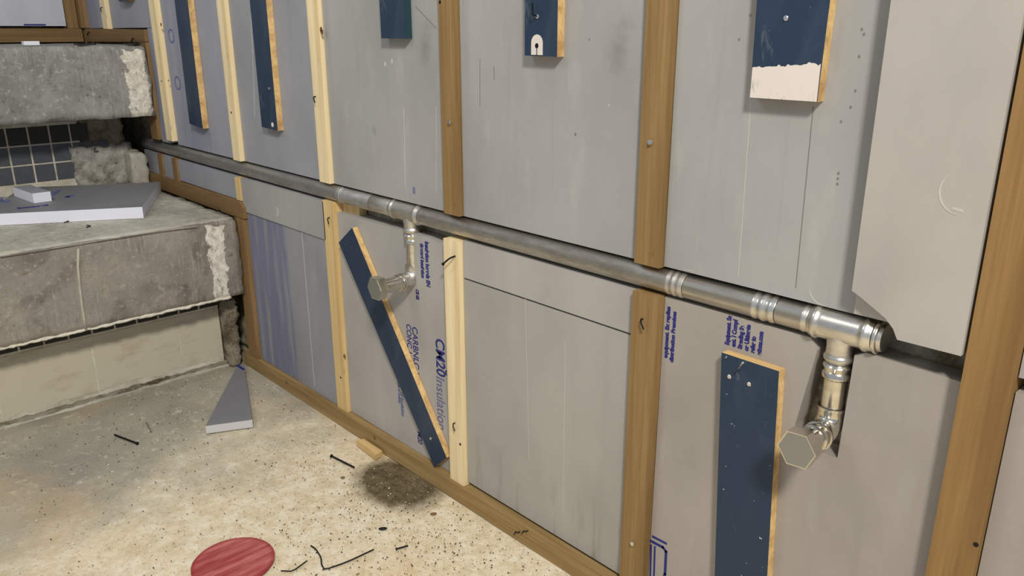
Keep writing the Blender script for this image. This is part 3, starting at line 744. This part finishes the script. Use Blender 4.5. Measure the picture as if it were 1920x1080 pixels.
def drop(parent, X, zt, hexcol, capY, zc, bodymat, er=.0192):
    # union ring, short pipe, elbow, outlet, hexagonal cap
    b = bmesh.new(); lathe(b, [(0, .0155), (.001, .0182), (.005, .0205), (.010, .0185), (.013, .0178), (.016, .0200), (.022, .0200), (.025, .0168)], (X, PYC, zt-.0005), (0, 0, -1), 30)
    sharp_finish(b, 'union_ring', steel_clean, parent, 40)
    z1 = zt-.026; ez = zc+.036
    b = bmesh.new(); lathe(b, [(0, .0162), (z1-ez, .0162)], (X, PYC, z1), (0, 0, -1), 30); sharp_finish(b, 'drop_pipe', steel_clean, parent, 50)
    b = bmesh.new(); rr = .024; pts = [(X, PYC, ez-.0005)]; rad = [er+.0012]
    pts += [(X, PYC, ez-.003), (X, PYC, ez-.006)]; rad += [er+.0012, er]
    for i in range(0, 11):
        a = R(9*i); pts.append((X, PYC-rr+rr*math.cos(a), zc+rr-rr*math.sin(a))); rad.append(er)
    pts += [(X, PYC-rr-.006, zc), (X, PYC-rr-.008, zc), (X, PYC-rr-.012, zc), (X, PYC-rr-.013, zc)]; rad += [er, er+.0022, er+.0022, er-.001]
    tube_path(b, pts, rad, 30); sharp_finish(b, 'elbow', bodymat, parent, 50)
    y1 = PYC-rr-.0135
    b = bmesh.new(); lathe(b, [(0, .0168), (.004, .0168), (.005, .0200), (.010, .0200), (.011, .0172), (y1-(capY+.0205), .0172)], (X, y1, zc), (0, -1, 0), 30); sharp_finish(b, 'outlet_collar', steel_clean, parent, 40)
    b = bmesh.new(); hx = .0285
    pts = [(X+hx*math.cos(R(60*k+hexcol)), zc+hx*math.sin(R(60*k+hexcol))) for k in range(6)]
    prism(b, pts, 1, capY, capY+.020); c = finish(b, 'hexagonal_cap', steel_clean, parent, bev=.0012)
    b = bmesh.new(); pts = [(X+(hx-.0022)*math.cos(R(60*k+hexcol)), zc+(hx-.0022)*math.sin(R(60*k+hexcol))) for k in range(6)]
    prism(b, pts, 1, capY-.0006, capY+.0004); finish(b, 'cap_face', hexm, c)
for X, zt, hc, cy, zc in ((D1, .612, 2, -.080, .5), (D2, .607, 5, -.066, .503)):
    dp = empty('drop_outlet', (X, PYC, zc)); prop(dp, 'steel drop outlet with hexagonal cap at the %s tee of the pipe' % ('far left' if X < -1 else 'near right'), 'pipe outlet', )
    drop(dp, X, zt, hc, cy, zc, pipe_mid if X < -1 else steel_clean)
# pipe bracket seen in the open channel
o = box_obj('pipe_bracket', onY(666, 398, .06).x, onY(678, 398, .06).x, .055, .064, .598, .630, plain('dark_bracket_metal', srgb(70, 68, 60), .5, .6)); prop(o, 'small dark metal bracket in the channel below the pipe, left of the far tee', 'bracket')
o = box_obj('packing_block', -1.776, -1.70, .040, .0625, .600, .634, wood_new_gold); prop(o, 'small timber block in the channel behind the golden batten', 'timber block')

# ------------------------------------------------------------------ loose things
# big board on the lower step
zt = .545; A, B, C3 = onZ(266.5, 388, zt), onZ(300, 341, zt), onZ(37, 349, zt)
C3.x = max(C3.x, UT+.004); B = Vector((B.x, min(B.y, -.006), zt)); D = A + (C3-B)
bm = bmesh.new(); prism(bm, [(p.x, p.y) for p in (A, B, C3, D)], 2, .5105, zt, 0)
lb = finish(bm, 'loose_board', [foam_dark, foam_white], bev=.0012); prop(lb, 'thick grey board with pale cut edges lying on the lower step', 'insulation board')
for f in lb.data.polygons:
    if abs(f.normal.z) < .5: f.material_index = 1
def flat_text(body, X, Y, Z, size, ang, mat, parent, bold=.001):
    cu = bpy.data.curves.new('t', 'FONT'); cu.body = body; cu.size = size; cu.extrude = .0003; cu.offset = bold
    tmp = bpy.data.objects.new('tmp', cu); C.objects.link(tmp)
    me = bpy.data.meshes.new_from_object(tmp.evaluated_get(bpy.context.evaluated_depsgraph_get())); bpy.data.objects.remove(tmp)
    me.transform(Matrix.Translation((X, Y, Z)) @ Matrix.Rotation(ang, 4, 'Z')); me.materials.clear()
    return link('blue_lettering', me, mat, parent)
def ft(body, xa, ya, xb, yb, size, mat=ink_faint):
    p, q_ = onZ(xa, ya, zt), onZ(xb, yb, zt); flat_text(body, p.x, p.y, zt+.0003, size, math.atan2(q_.y-p.y, q_.x-p.x), mat, lb, .0015)
ft('IIIIII', 134, 370, 168, 346, .028); ft('IIIIII', 128, 371, 160, 346, .020)
ft('insulation', 100, 368, 130, 345, .03); ft('board', 33, 392, 60, 389, .035, ink); ft('IIII', 0, 376, 40, 352, .06); ft('IIII', 14, 380, 34, 366, .04)
# pale offcut on it
bm = bmesh.new(); pA, pB, pC_ = onZ(64, 381.5, zt), onZ(97.5, 377, zt), onZ(27, 368, zt)
pD = pB+(pC_-pA); prism(bm, [(p.x, p.y) for p in (pA, pB, pD, pC_)], 2, zt+.0006, zt+.031)
oc = finish(bm, 'board_offcut', [foam_cool, foam_white], bev=.001); prop(oc, 'small pale block of foam lying on the thick grey board', 'offcut')
for f in oc.data.polygons:
    if abs(f.normal.z) < .5: f.material_index = 1
# offcut on the upper step, black strips standing in for shadow gaps
p = onX(45, 80, UX-.03); p2 = onX(74, 80, UX-.03)
o = box_obj('board_offcut', UX-.06, UX-.03, p.y, p2.y, 1.0135, 1.025, foam_white); prop(o, 'tiny white offcut on the edge of the upper step', 'offcut')
for (a, b_, lab) in ((145, 180, 'thin black strip standing for a shadow gap on the upper step, left one'), (238, 265, 'thin black strip standing for a shadow gap on the upper step, beside the upright')):
    p = onX(a, 84, UX-.01); p2 = onX(b_, 84, UX-.01)
    o = box_obj('gap_shadow_strip', UX-.05, UX-.006, p.y, min(p2.y, -.012), 1.0125, 1.0165, dark_gap, bev=.0003); prop(o, lab, 'shadow gap strip')
# tapered offcut on the floor
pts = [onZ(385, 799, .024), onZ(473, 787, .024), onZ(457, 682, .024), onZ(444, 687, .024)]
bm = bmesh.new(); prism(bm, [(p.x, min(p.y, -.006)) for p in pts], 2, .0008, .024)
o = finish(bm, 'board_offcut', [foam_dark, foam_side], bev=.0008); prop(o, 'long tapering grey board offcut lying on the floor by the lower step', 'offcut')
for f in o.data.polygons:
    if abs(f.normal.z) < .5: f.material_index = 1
b = bmesh.new(); p = onZ(452, 690, .0243); add_box(b, p.x-.035, p.x+.02, p.y-.004, p.y+.006, .0238, .0244); finish(b, 'blue_print', ink, o)
# red disc
def red_mat():
    n = NT('red_painted_disc'); s = n.noise((60, 6, 1), 1.0, 5, .7)
    c = n.mix(n.ramp(s, .4, .64), srgb(150, 58, 58), srgb(192, 112, 108))
    g = n.sep(); rr = n.math('SQRT', n.math('ADD', n.math('MULTIPLY', g[0], g[0]), n.math('MULTIPLY', g[1], g[1])))
    c = n.mix(n.math('MULTIPLY', n.ramp(rr, .074, .080), .7), c, srgb(140, 40, 44)); return n.done(c, .8)
bm = bmesh.new(); N = 48
prism(bm, [(-1.4245+(.083+.0012*noise.noise(Vector((math.cos(2*math.pi*k/N)*3, math.sin(2*math.pi*k/N)*3, 0))))*math.cos(2*math.pi*k/N), -.4845+.083*math.sin(2*math.pi*k/N)) for k in range(N)], 2, .0002, .0035)
o = finish(bm, 'floor_disc', red_mat(), bev=.0006); prop(o, 'round faded red disc lying on the dusty floor', 'disc')
# wood chip under the plate
pts = [onZ(668, 828, .012), onZ(682, 824, .012), onZ(717, 847, .012), onZ(704, 855, .012)]
bm = bmesh.new(); prism(bm, [(p.x, min(p.y, -.0015)) for p in pts], 2, .0008, .015)
o = finish(bm, 'wood_chip', wood_chip, bev=.001); prop(o, 'small pale wood chip on the floor against the plate', 'wood offcut')
# nails and wires on the floor
def floor_wire(name, label, pts, r, head=0, cat='nail', mat=blackm):
    b = bmesh.new(); P3 = [onZ(x, y, r) for x, y in pts]
    for p in P3: p.z = r+.0012
    # round the bends a little
    S = [P3[0]]
    for i in range(1, len(P3)-1):
        S += [P3[i].lerp(P3[i-1], .18), P3[i].lerp(P3[i+1], .18)]
    S.append(P3[-1])
    tube_path(b, S, r, 8)
    if head:
        d = (P3[0]-P3[1]).normalized(); lathe(b, [(0, head), (.002, head)], P3[0], d, 12)
    o = sharp_finish(b, name, mat, None); prop(o, label, cat); return o
floor_wire('nail', 'black nail on the bare floor in front of the cream tiles', [(257, 832), (215, 816)], .0026, .0045)
floor_wire('nail', 'black nail on the floor left of the damp patch', [(622, 856), (664, 877)], .0024, .0045)
floor_wire('wire', 'long bent black wire with a V shape on the floor', [(583, 1024), (592, 1030), (602, 1046), (603, 1060), (609, 1069), (650, 1055), (701, 1031)], .0016, 0, 'wire')
floor_wire('wire', 'short bent black wire beside the red disc', [(527, 1071), (549, 1072), (576, 1052)], .0013, 0, 'wire')
floor_wire('nail', 'small dark nail on the floor behind the long wire', [(744, 1030), (765, 1024)], .0018, .0032)
floor_wire('staple', 'small metal sliver near the nail in front of the cream tiles', [(274, 792), (283, 810)], .002, 0, 'metal sliver', plain('grey_sliver', srgb(130, 130, 122), .5, .4))
for (x, y, rx, lab, m) in ((718, 993, .010, 'small black lump on the floor below the damp patch', blackm), (643, 897, .006, 'tiny brown chip left of the damp patch', wood_post2), (813, 965, .008, 'thin brown chip on the floor in front of the plate', wood_post2)):
    b = bmesh.new(); p = onZ(x, y, 0); bmesh.ops.create_icosphere(b, subdivisions=2, radius=1)
    for v in b.verts:
        v.co = Vector((v.co.x*rx, v.co.y*rx*.45, v.co.z*.0028))*(1+.25*noise.noise(v.co*2)); v.co = Matrix.Rotation(.9, 3, 'Z') @ v.co; v.co += Vector((p.x, p.y, .0028))
    o = finish(b, 'debris_chip', m, smooth=True); prop(o, lab, 'debris')
for (x, y) in ((122, 403), (163, 413-1)):
    p = onZ(x, y+11, .512); b = bmesh.new()
    tube_path(b, [(p.x, p.y, .5135), (p.x+.02, p.y+.004, .5135), (p.x+.03, p.y-.01, .5135)], .0016, 8)
    o = sharp_finish(b, 'bent_nail', blackm, None); prop(o, 'bent black nail on the lower step %s' % ('in front of the thick board, left one' if x < 140 else 'in front of the thick board, right one'), 'nail')

# ------------------------------------------------------------------ grit
def grit(name, label, n, mat, rng, z=0, size=(.0008, .0024), clus=None):
    b = bmesh.new(); rnd = random.Random(len(label)*7+n)
    for i in range(n):
        if clus and rnd.random() < clus[3]:
            x = rnd.gauss(clus[0], clus[2]); y = rnd.gauss(clus[1], clus[2]*.5)
        else: x = rnd.uniform(rng[0], rng[1]); y = rnd.uniform(rng[2], rng[3])
        if not (rng[0] < x < rng[1] and rng[2] < y < rng[3]): continue
        if (x+1.4245)**2+(y+.4845)**2 < .088**2: continue
        s = size[0]+(size[1]-size[0])*rnd.random()**2.5
        vs_ = [b.verts.new((x+s*rnd.uniform(.6, 1.3)*a, y+s*rnd.uniform(.6, 1.3)*c, z+s*rnd.uniform(.3, .7)*d_)) for a, c, d_ in ((1, 0, 0), (0, 1, 0), (-1, 0, 0), (0, -1, 0), (0, 0, 2))]
        for t in ((0, 1, 4), (1, 2, 4), (2, 3, 4), (3, 0, 4)): b.faces.new([vs_[k] for k in t])
    o = finish(b, name, mat, org=(0, 0, 0)); prop(o, label, 'debris', kind='stuff'); return o
grit('dark_grit', 'dark specks of grit scattered on the floor', 3000, plain('dark_grit', srgb(70, 56, 36), .9), (-2.4, -.3, -.75, -.004), clus=(-1.2, -.18, .26, .5))
grit('pale_grit', 'pale crumbs of plaster scattered on the floor', 1100, plain('pale_grit', srgb(232, 226, 208), .9), (-2.4, -.3, -.75, -.004), clus=(-1.6, -.08, .35, .6))
grit('step_crumbs', 'pale crumbs on the top of the lower step', 260, plain('step_crumb', srgb(196, 190, 176), .9), (-3.0, -2.36, -.7, -.01), z=.5100)
